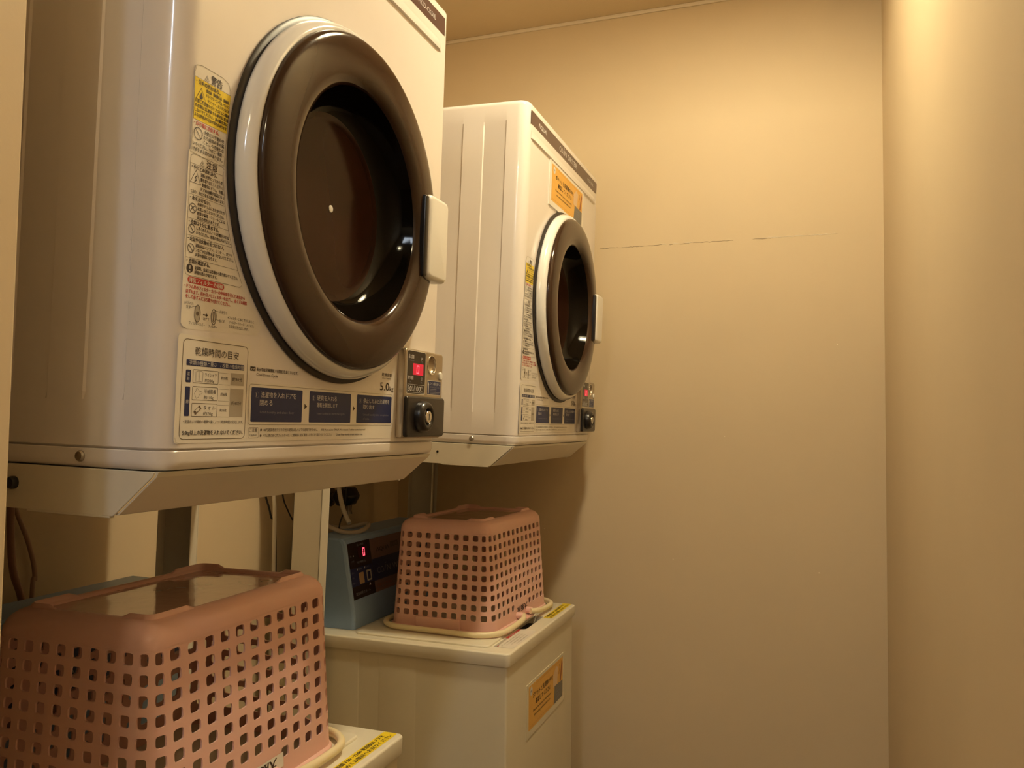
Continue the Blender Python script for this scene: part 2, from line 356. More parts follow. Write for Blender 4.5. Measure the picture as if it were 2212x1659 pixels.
def make_dryer(label):
    D = thing('tumble_dryer', label, 'clothes dryer', (0, 0, ZB), 'coin dryers on the stands', (0, 0.0200, 0))
    # cabinet
    mb = MB(); L = []
    rt = 0.011
    L.append([(x, y, GZ-0.001) for x, y in body_outline(0.004, 0)])
    L.append([(x, y, GZ+0.0012) for x, y in body_outline(0.0035, 0)])
    L.append([(x, y, GZ+0.0014) for x, y in body_outline(0.0008, 0)])
    L.append([(x, y, GZ+0.0022) for x, y in body_outline(0, 0)])
    for z, dp in ((0.062, 0), (0.069, 0.0018), (0.632, 0.0018), (0.639, 0)): L.append([(x, y, z) for x, y in body_outline(0, dp)])
    for i in range(9):
        a = PI/2*i/8; L.append([(x, y, DH-rt+rt*math.sin(a)) for x, y in body_outline(rt*(1-math.cos(a)), 0)])
    mb.loft(L, 0)
    cab = mb.build('cabinet', BODY, D, sharp=16)
    # round pocket behind the door, cut out of the front
    mb = MB(); mb.lathe([(0.180, -0.060), (0.180, 0.030)], DCY, DCZ, 96, cap0=True, cap1=True)
    boolean_cut(cab, mb, D, 16)
    # base skirt
    mb = MB(); L = []
    for i in range(7):
        a = PI/2*i/6; rb = 0.009
        L.append([(x, y, rb*(1-math.sin(a))) for x, y in body_outline(rb*(1-math.cos(a))*0.7, 0, rec=False)][::1])
    L = L[::-1]
    L.append([(x, y, GZ-0.0012) for x, y in body_outline(0, 0, rec=False)])
    L.append([(x, y, GZ-0.0004) for x, y in body_outline(0.0008, 0, rec=False)])
    mb.loft(L, 0); mb.build('base_skirt', BODY, D, sharp=28)
    # front crease
    mb = MB(); n = 8
    prof = [(-0.0001, 0.6220), (0.0012, 0.6160), (0.0027, 0.6105), (0.0034, 0.6080), (0.0032, 0.6062), (0.0006, 0.6050), (-0.0001, 0.6048)]
    loops = [[(u*k, v, w_) for u, w_ in prof] for v, k in ((0.020, 0.05), (0.030, 1), (0.524, 1), (0.534, 0.05))]
    mb.loft(loops, 0, True, True); mb.build('front_crease', BODY, D)
    # name strip
    p = Print(up_front); p.rect(0.0163, 0.5465, 0.6352, 0.6622, STRIP, 2)
    W1_ = INKW
    p.text('ΛQUΛ', 0.0642, 0.6437, 0.0125, W1_, 4, 0.0526, bold=0.0006)
    p.text('CO', 0.2115, 0.6430, 0.0165, W1_, 4, 0.0270, bold=0.0003); p.line([(0.2415, 0.643), (0.2475, 0.6548)], 0.0022, W1_, 4); p.disc(0.2487, 0.6578, 0.0014, W1_, 4)
    p.text('N DRYER', 0.2505, 0.6430, 0.0165, W1_, 4, 0.1060, bold=0.0003)
    p.text('MCD-CK50L', 0.4553, 0.6446, 0.0105, W1_, 4, 0.0585)
    p.build('name_strip', D)
    # ---------------- door
    mb = MB()
    mb.lathe([(0.1900, 0.0043), (0.2052, 0.0043), (0.2066, 0.0055), (0.2073, 0.0085), (0.2070, 0.0125), (0.2055, 0.0170), (0.2030, 0.0205), (0.2000, 0.0230), (0.1970, 0.0243), (0.1950, 0.0235), (0.1940, 0.020)], DCY, DCZ, 128)
    door = mb.build('door', RING, D, sharp=60)
    mb = MB(); mb.lathe([(0.2085, 0.0002), (0.2122, 0.0004), (0.2126, 0.0022), (0.2105, 0.0040), (0.2040, 0.0042)], DCY, DCZ, 128); mb.build('gasket', GASK, door, sharp=60)
    mb = MB(); mb.lathe([(0.1940, 0.0170), (0.1951, 0.0210), (0.1956, 0.0245), (0.1954, 0.0268), (0.1946, 0.0290), (0.1930, 0.0308), (0.1906, 0.0322), (0.1875, 0.0332), (0.1830, 0.0341), (0.1770, 0.0349), (0.1690, 0.0355), (0.1610, 0.0358), (0.1550, 0.0356), (0.1505, 0.0350), (0.1460, 0.0338), (0.1425, 0.0321), (0.1398, 0.0300), (0.1380, 0.0275), (0.1371, 0.0248)], DCY, DCZ, 160)
    mb.build('dark_cover', DARK, door, sharp=70)
    mb = MB(); mb.lathe([(0.1371, 0.0250), (0.1360, 0.0215), (0.1342, 0.0150), (0.1318, 0.0080), (0.1288, 0.0010), (0.1250, -0.0060), (0.1210, -0.0110), (0.1165, -0.0146), (0.1120, -0.0167)], DCY, DCZ, 160)
    mb.build('door_bowl', BOWL, door, sharp=70)
    mb = MB(); mb.lathe([(0.1122, -0.0166), (0.1080, -0.0176), (0.1030, -0.0180), (0.07, -0.0181), (0.0001, -0.0182)], DCY, DCZ, 128); mb.build('bowl_base', DISC, door, sharp=70)
    mb = MB(); mb.lathe([(0.0044, -0.0182), (0.0044, -0.0174), (0.0036, -0.0170), (0.0001, -0.0169)], DCY+0.001, DCZ-0.0005, 24); mb.build('bowl_stud', HANDLE, door)
    mb = MB(); rounded_slab(mb, 0.4300, 0.4930, 0.2430, 0.3600, 0.0180, 0.0430, 0.011, 0.0065, 'x', 0, bottom_round=True)
    hd = mb.build('door_handle', HANDLE, door, sharp=50)
    mb = MB(); rounded_slab(mb, 0.4215, 0.4312, 0.2450, 0.3560, 0.0150, 0.0410, 0.003, 0.003, 'x', 0); mb.build('handle_hinge_strip', BLACK, door)
    # ---------------- coin box
    mb = MB(); rounded_slab(mb, 0.4335, 0.5560, 0.0240, 0.1488, -0.0005, 0.0120, 0.006, 0.0028, 'x'); cb = mb.build('coin_box', PLATE, D, sharp=50)
    mb = MB(); n_ = 40     # dished coin entry: a bowl shaped cutter sunk into the plate
    mb.lathe([(0.0126*math.sin(PI/2*k/7), 0.0120-0.0085*math.cos(PI/2*k/7)) for k in range(1, 8)]+[(0.0126, 0.02)], 0.5167, 0.1300, n_, 0, cap0=True, cap1=True)
    boolean_cut(cb, mb, D, 50)
    mb = MB(); rounded_slab(mb, 0.0255, 0.1470, 0.0008, 0.0095, 0.0, 0.0008, 0.002, 0.0004, 'x', 0)
    o_ = mb.build('chrome_side', STEEL, cb, smooth=False); o_.data.transform(Matrix(((0, 0, 1, 0), (-1, 0, 0, 0.4336), (0, 1, 0, 0), (0, 0, 0, 1))))
    mb = MB(); rounded_slab(mb, 0.4318, 0.5550, 0.0258, 0.0828, 0.0121, 0.0175, 0.006, 0.003, 'x'); lk = mb.build('lock_housing', BLACK, cb, sharp=50)
    f = lambda a, b, h: up_front(0.0079+1.0136*a, -0.0008+1.0136*b, h, 0.0121)
    p = Print(f); p.rect(0.4235, 0.4815, 0.0850, 0.1455, PAPER, 1, 0.004); p.rect(0.4245, 0.4805, 0.0860, 0.1445, BLK2, 2, 0.0035)
    p.text('投入金額', 0.4275, 0.1345, 0.0060, INKW, 3, 0.0165, bold=0.0001); p.text('Coin Inserted', 0.4275, 0.1305, 0.0026, INKG, 3, 0.0165)
    p.text('円', 0.4665, 0.1325, 0.0060, INKW, 3, 0.0050); p.text('Yen', 0.4670, 0.1293, 0.0026, INKG, 3, 0.0045)
    p.rect(0.4415, 0.4740, 0.1120, 0.1278, LEDW, 3); p.seg0(0.4520, 0.1138, 0.0078, 0.0118, 0.0018, LED, 4)
    p.text('残り時間', 0.4270, 0.1052, 0.0060, INKW, 3, 0.0165, bold=0.0001); p.text('Time', 0.4320, 0.1012, 0.0028, INKG, 3, 0.0050)
    p.text('分', 0.4665, 0.1050, 0.0060, INKW, 3, 0.0050); p.text('Min.', 0.4668, 0.1012, 0.0028, INKG, 3, 0.0045)
    p.frame(0.4268, 0.4785, 0.0875, 0.0985, 0.0005, 0.0004, INKW, 3)
    p.text('30', 0.4280, 0.0893, 0.0105, INKW, 3, 0.0115, bold=0.0002); p.text('分', 0.4403, 0.0935, 0.0042, INKW, 3, 0.0040); p.text('Min', 0.4403, 0.0895, 0.0028, INKW, 3, 0.0040)
    p.line([(0.4450, 0.0890), (0.4485, 0.0975)], 0.0009, INKW, 3)
    p.text('100', 0.4490, 0.0893, 0.0105, INKW, 3, 0.0180, bold=0.0002); p.text('円', 0.4685, 0.0935, 0.0042, INKW, 3, 0.0040); p.text('Yen', 0.4685, 0.0895, 0.0028, INKW, 3, 0.0040)
    p.rect(0.4880, 0.5345, 0.0860, 0.1070, PAPER, 1, 0.002); p.rect(0.4888, 0.5337, 0.0868, 0.1062, NAVY, 2, 0.0015)
    p.line([(0.4925, 0.0880), (0.4925, 0.1010)], 0.0022, INKW, 3); p.poly([(0.4902, 0.1000), (0.4948, 0.1000), (0.4925, 0.1052)], INKW, 3)
    p.text('コイン(硬貨)投入口', 0.4968, 0.1005, 0.0050, INKW, 3, 0.0355); p.text('100 Yen Coins Only', 0.4972, 0.0965, 0.0032, INKG, 3, 0.0320)
    for yy, ww in ((0.0940, 0.022), (0.0920, 0.020), (0.0898, 0.034), (0.0881, 0.032)): p.rect(0.4972, 0.4972+ww, yy, yy+0.0008, INKG, 3)
    p.build('display_print', cb)
    mb = MB(); mb.lathe([(0.0145, 0.0119), (0.0143, 0.0127), (0.0136, 0.0129), (0.0129, 0.0124), (0.0126, 0.0116), (0.0120, 0.0090), (0.0105, 0.0066), (0.0080, 0.0048), (0.0045, 0.0038), (0.0001, 0.0036)], 0.5167, 0.1300, 40)
    mb.build('coin_slot', CHROME, cb, sharp=60)
    mb = MB(); rounded_slab(mb, 0.5410, 0.5510, 0.1095, 0.1215, 0.0120, 0.0145, 0.0045, 0.0015, 'x'); mb.build('return_button', HANDLE, cb)
    mb = MB(); mb.lathe([(0.0225, 0.0172), (0.0220, 0.0235), (0.0200, 0.0280), (0.0165, 0.0300), (0.0130, 0.0290), (0.0115, 0.0260), (0.0108, 0.0215), (0.0001, 0.0215)], 0.4765, 0.0545, 48)
    mb.build('lock_collar', BLACK, cb, sharp=60)
    mb = MB(); mb.lathe([(0.0090, 0.0217), (0.0090, 0.0285), (0.0082, 0.0297), (0.0001, 0.0299)], 0.4765, 0.0545, 32)
    mb.box(0.0299, 0.0301, 0.4758, 0.4774, 0.0500, 0.0590, 1); mb.build('key_lock', [CHROME, BLACK], cb)
    # ---------------- warning label (safety notes, tall, left of the door)
    p = Print(up_front)
    p.poly([(0.0157, 0.1330), (0.0185, 0.1300), (0.0250, 0.1283), (0.1250, 0.1325), (0.1255, 0.1345)] +
           [(DCY-0.2178*math.cos(a), DCZ-0.2178*math.sin(a)) for a in [math.radians(48-k*3.7) for k in range(0, 13)]] + [(0.0640, 0.2912), (0.0157, 0.2912)], CLEAR, 1)
    # upper sheet with curled lower edge
    p.poly([(0.0175, 0.2900), (0.0350, 0.2888), (0.0500, 0.2912), (0.0640, 0.2893), (0.0660, 0.3200), (0.0692, 0.3600), (0.0680, 0.3670), (0.0640, 0.3715), (0.0560, 0.3735), (0.0280, 0.3735), (0.0205, 0.3715), (0.0183, 0.3650)], CLEAR, 3)
    p.line([(0.0185, 0.2915), (0.0187, 0.3640), (0.0208, 0.3705), (0.0275, 0.3725), (0.0560, 0.3725), (0.0645, 0.3700), (0.0675, 0.3640), (0.0682, 0.3590), (0.0650, 0.3210), (0.0630, 0.2900)], 0.00035, INKL, 5)
    p.line([(0.0190, 0.3597), (0.0683, 0.3595)], 0.0003, INKL, 6)
    def tri(x, y, s_, wd, hh=6): p.line([(x-s_, y), (x+s_, y), (x, y+s_*1.75)], wd, INK, hh, True)
    tri(0.0346, 0.3610, 0.0028, 0.0006); p.line([(0.0346, 0.3620), (0.0346, 0.3644)], 0.0006, INK, 7)
    p.text('警告', 0.0405, 0.3612, 0.0088, INK, 6, 0.0150, bold=0.0003)
    p.poly([(0.0193, 0.3208), (0.0645, 0.3211), (0.0680, 0.3592), (0.0191, 0.3595)], YEL, 5)
    def lines(ls, x, y, size, dy, m=INK, hh=6, bold=0.00008):
        for i, (s_, xx, ww) in enumerate(ls): p.text(s_, xx, y-i*dy, size, m, hh, ww, bold=bold)
    p.text('・引火の恐れあり。', 0.0205, 0.3545, 0.0048, INK, 7, 0.0330, bold=0.0002)
    tri(0.0275, 0.3400, 0.0065, 0.0008, 7); p.poly([(0.0262, 0.3412), (0.0292, 0.3412), (0.0300, 0.3435), (0.0290, 0.3450), (0.0280, 0.3478), (0.0268, 0.3450), (0.0256, 0.3430)], INK, 7)
    lines([('食用油、動植物系油、機械油、', 0.0340, 0.0320), ('ドライクリーニング油、ベンジン', 0.0345, 0.0320), ('やシンナー、ガソリンなどの', 0.0365, 0.0300)], 0, 0.3500, 0.0038, 0.0043, INK, 7)
    lines([('付着した衣類やポリプロピレン繊維', 0.0200, 0.0470), ('の衣類は洗濯後でも絶対に乾燥', 0.0200, 0.0460), ('しないでください。油の酸化熱に', 0.0200, 0.0455), ('よる自然発火や引火の恐れがあります。', 0.0200, 0.0450)], 0, 0.3368, 0.0038, 0.0043, INK, 7)
    p.text('・お子様に注意する。', 0.0203, 0.3160, 0.0046, RED, 6, 0.0340, bold=0.0002)
    p.circle(0.0262, 0.3085, 0.0055, 0.0006, INK, 6); p.line([(0.0224, 0.3124), (0.0300, 0.3046)], 0.0006, INK, 6)
    lines([('子供だけで使わせ', 0.0335, 0.0280), ('たり幼児の手の届', 0.0335, 0.0280), ('くところで使わな', 0.0335, 0.0280), ('いでください。やけど・感電・', 0.0198, 0.0415), ('けがをする恐れがあります。', 0.0198, 0.0405)], 0, 0.3105, 0.0042, 0.0046, INK, 6)
    # caution box
    edge = [(0.0628, 0.2840), (0.0628, 0.2800), (0.0675, 0.2510), (0.0741, 0.2291), (0.0800, 0.2137), (0.0905, 0.1932), (0.0975, 0.1805), (0.0962, 0.1783)]
    p.line([(0.0640, 0.2860), (0.0600, 0.2882), (0.0215, 0.2885), (0.0188, 0.2865), (0.0185, 0.2800), (0.0174, 0.1815), (0.0190, 0.1780), (0.0220, 0.1772)]+[(0.0940, 0.1772)]+edge[::-1], 0.00035, INKL, 3)
    for y_, x_ in ((0.2796, 0.0628), (0.2514, 0.0675), (0.2293, 0.0741), (0.2138, 0.0800), (0.1933, 0.0905)): p.line([(0.0182, y_), (x_, y_)], 0.0003, INKL, 3)
    tri(0.0338, 0.2808, 0.0028, 0.0006, 3); p.line([(0.0338, 0.2818), (0.0338, 0.2840)], 0.0006, INK, 4)
    p.text('注意', 0.0395, 0.2808, 0.0080, INK, 3, 0.0145, bold=0.0003)
    p.text('・やけどの恐れあり。', 0.0203, 0.2752, 0.0046, INK, 3, 0.0340, bold=0.0002)
    tri(0.0262, 0.2625, 0.0068, 0.0008, 3); p.line([(0.0250, 0.2640), (0.0272, 0.2655), (0.0252, 0.2675), (0.0272, 0.2695)], 0.0010, INK, 4)
    lines([('運転が終わってから衣', 0.0325, 0.0300), ('類を取り出してください。', 0.0325, 0.0310), ('乾燥中はドラム、衣類、', 0.0345, 0.0300), ('ドアの内側が高温になっ', 0.0335, 0.0320), ('ており、やけどをする恐れがあります。', 0.0200, 0.0460)], 0, 0.2705, 0.0040, 0.0044, INK, 3)
    p.text('・水をかけない。', 0.0200, 0.2468, 0.0046, INK, 3, 0.0270, bold=0.0002)
    p.circle(0.0241, 0.2390, 0.0044, 0.0006, INK, 3); p.line([(0.0211, 0.2420), (0.0271, 0.2360)], 0.0006, INK, 3); p.line([(0.0221, 0.2372), (0.0241, 0.2395), (0.0261, 0.2410)], 0.0008, INK, 3)
    lines([('本体やドラムに水をかけたり', 0.0300, 0.0370), ('水洗いをしないでください。', 0.0300, 0.0370), ('感電や漏電・ショートによる', 0.0300, 0.0380), ('火災の恐れがあります。', 0.0300, 0.0310)], 0, 0.2428, 0.0038, 0.0042, INK, 3)
    p.text('・衣類は十分に脱水する。', 0.0198, 0.2246, 0.0046, INK, 3, 0.0410, bold=0.0002)
    p.circle(0.0240, 0.2200, 0.0040, 0.0006, INK, 3); p.line([(0.0212, 0.2228), (0.0268, 0.2172)], 0.0006, INK, 3)
    lines([('しずくのたれるような衣類を入れな', 0.0300, 0.0450), ('いでください。感電の恐れがあります。', 0.0300, 0.0475)], 0, 0.2205, 0.0038, 0.0042, INK, 3)
    p.text('・火気や引火物を近づけない。', 0.0195, 0.2092, 0.0046, INK, 3, 0.0490, bold=0.0002)
    p.circle(0.0240, 0.2022, 0.0040, 0.0006, INK, 3); p.line([(0.0212, 0.2050), (0.0268, 0.1994)], 0.0006, INK, 3)
    lines([('運転中はベンジン、シンナー、ガソリ', 0.0300, 0.0500), ('ンなどの引火物を近づけないでください。', 0.0300, 0.0530), ('火災の原因になります。', 0.0300, 0.0300)], 0, 0.2045, 0.0038, 0.0042, INK, 3)
    p.text('・衣類を確認する。', 0.0195, 0.1888, 0.0046, INK, 3, 0.0310, bold=0.0002)
    p.disc(0.0238, 0.1837, 0.0042, INK, 3); p.line([(0.0238, 0.1830), (0.0238, 0.1862)], 0.0010, PAPER, 4); p.disc(0.0238, 0.1812, 0.0006, PAPER, 4)
    lines([('金属類、金属片は衣類から取り除いてください。', 0.0300, 0.0610), ('感電の恐れがあります。', 0.0300, 0.0310)], 0, 0.1840, 0.0038, 0.0042, INK, 3)
    p.rect(0.0218, 0.0715, 0.1705, 0.1764, RED, 2, 0.0028); p.text('排気フィルターの掃除', 0.0238, 0.1716, 0.0050, PAPER, 3, 0.0460, bold=0.0001)
    for i, (s_, ww) in enumerate((('・ドラム奥のフィルターカバーの中央部を引くと本体から', 0.0850), ('はずれます。爪を引いてフィルターをはずし、糸くずの掃除', 0.0860), ('をして必ず元どおり取り付けてください。', 0.0610))):
        p.text(s_, 0.0178+(0.0025 if i else 0), 0.1658-i*0.0046, 0.0042, RED, 3, ww, bold=0.00012)
    n = 22
    def ell(x, y, a, b): return [(x+a*math.cos(2*PI*i/n), y+b*math.sin(2*PI*i/n)) for i in range(n)]
    p.poly(ell(0.0364, 0.1438, 0.0036, 0.0078), GREYP, 3); p.line(ell(0.0364, 0.1438, 0.0038, 0.0080), 0.0005, INK, 4, True)
    p.disc(0.0364, 0.1438, 0.0020, INKL, 4)
    p.line([(0.0440, 0.1438), (0.0485, 0.1438)], 0.0010, INK, 3); p.poly([(0.0482, 0.1422), (0.0482, 0.1454), (0.0510, 0.1438)], INK, 3)
    p.line(ell(0.0586, 0.1434, 0.0036, 0.0072), 0.0006, INK, 3, True); p.line(ell(0.0586, 0.1434, 0.0024, 0.0052), 0.0004, INK, 3, True); p.rect(0.0578, 0.0594, 0.1390, 0.1478, INKL, 3)
    p.text('(メヅマリ)', 0.0190, 0.1508, 0.0034, INK, 3, 0.0115); p.text('文字', 0.0215, 0.1472, 0.0034, INK, 3, 0.0060); p.line([(0.0275, 0.1485), (0.0345, 0.1505)], 0.0003, INK, 3)
    p.text('はずす', 0.0445, 0.1388, 0.0034, INK, 3, 0.0080); p.text('フィルターカバー', 0.0258, 0.1330, 0.0034, INK, 3, 0.0215); p.text('フィルター', 0.0520, 0.1328, 0.0034, INK, 3, 0.0120)
    p.line([(0.0600, 0.1495), (0.0660, 0.1492)], 0.0003, INK, 3); p.text('爪を引く', 0.0665, 0.1480, 0.0034, INK, 3, 0.0105)
    p.line([(0.0610, 0.1418), (0.0660, 0.1410)], 0.0003, INK, 3); p.text('糸くず', 0.0665, 0.1395, 0.0034, INK, 3, 0.0080)
    for i, (s_, ww) in enumerate((('※フィルターに糸くずがたまると', 0.0400), ('フィルターカバーの「メヅマリ」', 0.0380), ('の文字が浮き出します。', 0.0300))): p.text(s_, 0.0785+(0.002 if i else 0), 0.1442-i*0.0042, 0.0034, INK, 3, ww)
    p.build('warning_label', D)
    # ---------------- drying time table and instructions (lower film)
    p = Print(up_front)
    out = rrect(0.0137, 0.4235, 0.0242, 0.1235, 0.006, 4)
    p.rect(0.0137, 0.1160, 0.0242, 0.1235, CLEAR, 1, 0.004); p.rect(0.1155, 0.4180, 0.0245, 0.0850, CLEAR, 1, 0.002)
    p.line([(0.0150, 0.0300), (0.0162, 0.0258), (0.0200, 0.0244), (0.4180, 0.0244), (0.4200, 0.0250)], 0.0002, INKL, 3)
    p.frame(0.0203, 0.1118, 0.0282, 0.1194, 0.005, 0.0006, INKL, 2)
    p.text('乾燥時間の目安', 0.0360, 0.1060, 0.0086, INK, 3, 0.0615)
    p.rect(0.0254, 0.1066, 0.0955, 0.1010, NAVY, 2, 0.0006); p.text('衣類の種類と重さ　/ 枚数 / 乾燥時間', 0.0290, 0.0966, 0.0045, INKW, 3, 0.0765)
    p.rect(0.0252, 0.0318, 0.0799, 0.0915, NAVY, 2, 0.001); p.text('混', 0.0267, 0.0866, 0.0036, INKW, 3, 0.0034); p.text('紡', 0.0267, 0.0822, 0.0036, INKW, 3, 0.0034)
    p.rect(0.0252, 0.0316, 0.0492, 0.0762, NAVY, 2, 0.001); p.text('綿', 0.0267, 0.0610, 0.0040, INKW, 3, 0.0034)
    for (y0, y1, a, b, c_) in ((0.0800, 0.0921, 'ワイシャツ', '約200g', '約5枚'), (0.0643, 0.0766, '半袖肌着', '約110g', '約6枚'), (0.0491, 0.0612, 'タ オ ル', '約70g', '約15枚')):
        p.frame(0.0347, 0.0691, y0, y1, 0.001, 0.0004, INK, 2)
        p.text(a, 0.0504, y1-0.0055, 0.0042, INK, 3, 0.0160); p.text(b, 0.0504, y0+0.0014, 0.0038, INK, 3, 0.0130)
        p.text(c_, 0.0732, (y0+y1)/2-0.001, 0.0034, INK, 3, 0.0096)
        for yy in (y0, y1-0.001): p.line([(0.0700, yy), (0.0860, yy)], 0.0002, INKL, 2)
    p.line([(0.0385, 0.0812), (0.0380, 0.0900), (0.0410, 0.0912), (0.0460, 0.0912), (0.0478, 0.0895), (0.0474, 0.0812), (0.0455, 0.0812), (0.0430, 0.0815)], 0.0003, INK, 3, True); p.line([(0.0428, 0.0815), (0.0428, 0.0900)], 0.0003, INK, 3)
    p.line([(0.0400, 0.0655), (0.0372, 0.0705), (0.0392, 0.0725), (0.0402, 0.0755), (0.0425, 0.0740), (0.0440, 0.0725), (0.0478, 0.0718), (0.0470, 0.0700), (0.0440, 0.0695), (0.0430, 0.0670)], 0.0003, INK, 3, True)
    p.poly([(0.0372, 0.0535), (0.0400, 0.0505), (0.0475, 0.0565), (0.0450, 0.0595)], INKL, 3); p.poly([(0.0392, 0.0545), (0.0412, 0.0528), (0.0455, 0.0560), (0.0435, 0.0578)], PAPER, 4)
    p.rect(0.0870, 0.1070, 0.0800, 0.0920, GREYP, 2); p.rect(0.0870, 0.1070, 0.0493, 0.0768, GREYP, 2)
    p.text('約30分', 0.0895, 0.0845, 0.0042, INK, 3, 0.0150); p.text('約60分', 0.0895, 0.0612, 0.0042, INK, 3, 0.0150)
    p.text('・室温および繊維の種類や量によって乾燥時間は変化します。', 0.0243, 0.0430, 0.0033, INK, 3, 0.0840); p.text('5.0kg以上の洗濯物を入れないでください。', 0.0240, 0.0322, 0.0052, INK, 3, 0.0845, bold=0.0001)
    p.rect(0.1166, 0.1250, 0.0963, 0.1007, INK, 1); p.text('cd', 0.1180, 0.0970, 0.0044, PAPER, 2, 0.0058)
    p.text('表示中は送風運転で衣類を冷ましています。', 0.1264, 0.0968, 0.0042, INK, 2, 0.0735, bold=0.0001); p.text('Cool Down Cycle', 0.1266, 0.0918, 0.0042, INK, 2, 0.0360)
    p.frame(0.1165, 0.4215, 0.0417, 0.0828, 0.003, 0.00035, INKL, 2)
    for x0, x1 in ((0.1200, 0.2098), (0.2238, 0.3138), (0.3280, 0.4190)): p.rect(x0, x1, 0.0445, 0.0800, NAVY, 2, 0.0015)
    for x0 in (0.2143, 0.3190): p.poly([(x0, 0.0590), (x0+0.0052, 0.0622), (x0, 0.0655)], INK, 2)
    p.circle(0.1290, 0.0722, 0.0030, 0.0003, INKG, 3); p.circle(0.2320, 0.0722, 0.0030, 0.0003, INKG, 3); p.circle(0.3365, 0.0722, 0.0030, 0.0003, INKG, 3)
    for x0, s_ in ((0.1280, '1'), (0.2310, '2'), (0.3355, '3')): p.text(s_, x0-0.0005, 0.0702, 0.0058, INKW, 3)
    p.text('洗濯物を入れドアを', 0.1350, 0.0702, 0.0068, INKW, 3, 0.0625); p.text('閉める', 0.1340, 0.0620, 0.0068, INKW, 3, 0.0215); p.text('Load laundry and close door', 0.1350, 0.0535, 0.0038, INKG, 3, 0.0600)
    p.text('硬貨を入れる', 0.2390, 0.0702, 0.0068, INKW, 3, 0.0420); p.text('運転を開始します', 0.2390, 0.0625, 0.0058, INKW, 3, 0.0440); p.text('Insert coins to start the cycle.', 0.2395, 0.0538, 0.0038, INKG, 3, 0.0612)
    p.text('停止したあと洗濯物を', 0.3438, 0.0702, 0.0066, INKW, 3, 0.0690); p.text('取り出す', 0.3436, 0.0625, 0.0064, INKW, 3, 0.0290); p.text('Unload laundry after completion', 0.3443, 0.0540, 0.0036, INKG, 3, 0.0670); p.text('of cycle.', 0.3443, 0.0488, 0.0036, INKG, 3, 0.0160)
    p.text('乾燥容量', 0.3900, 0.1070, 0.0052, INK, 2, 0.0270, bold=0.0001); p.text('Dryer Capacity', 0.3915, 0.1035, 0.0028, INK, 2, 0.0240)
    p.text('5.0', 0.3860, 0.0880, 0.0150, INK, 2, 0.0250, bold=0.0002); p.text('kg', 0.4122, 0.0880, 0.0090, INK, 2, 0.0105, bold=0.0001)
    p.frame(0.1176, 0.1338, 0.0284, 0.0388, 0.0015, 0.0003, INKL, 2); p.text('ご注意', 0.1190, 0.0346, 0.0042, INK, 3, 0.0128); p.text('Caution', 0.1200, 0.0302, 0.0034, INK, 3, 0.0108)
    for i, (s1, w1, x2, s2, w2) in enumerate((('● 100円硬貨専用ですので他の硬貨は投入しても返却できません。', 0.1060, 0.2505, '100 Yen coins ONLY. No return if other coins inserted.', 0.1010), ('● ドラム奥の糸くずフィルターは、ご使用前に必ず掃除した元どおり取り付けてください。', 0.1370, 0.2820, 'Clean filter inside drum before use.', 0.0635))):
        p.text(s1, 0.1365, 0.0350-i*0.0058, 0.0036, INK, 3, w1); p.text(s2, x2, 0.0350-i*0.0058, 0.0034, INK, 3, w2)
    p.build('instruction_label', D)
    # side screw
    mb = MB(); n = 20
    loops = []
    for r, y in ((0.0052, 0.0002), (0.0052, -0.0012), (0.0040, -0.0028), (0.0018, -0.0032)):
        loops.append([(-0.092+r*math.cos(2*PI*i/n), y, 0.0100+r*math.sin(2*PI*i/n)) for i in range(n)])
    mb.loft(loops, 0); mb.build('side_screw', SCREW, D)
    return D
def copy_tree(o, parent=None):
    c = o.copy(); COL.objects.link(c); c.parent = parent
    for ch in list(o.children): copy_tree(ch, c)
    return c
dr1 = make_dryer('nearer white coin dryer with round dark door, close to the camera')
dr2 = copy_tree(dr1); dr2.location = (0.0021, 0.9231, ZB+0.003); dr2.rotation_euler = (0, 0.0294, 0)
dr2['label'] = 'farther white coin dryer with an orange notice above its round door'

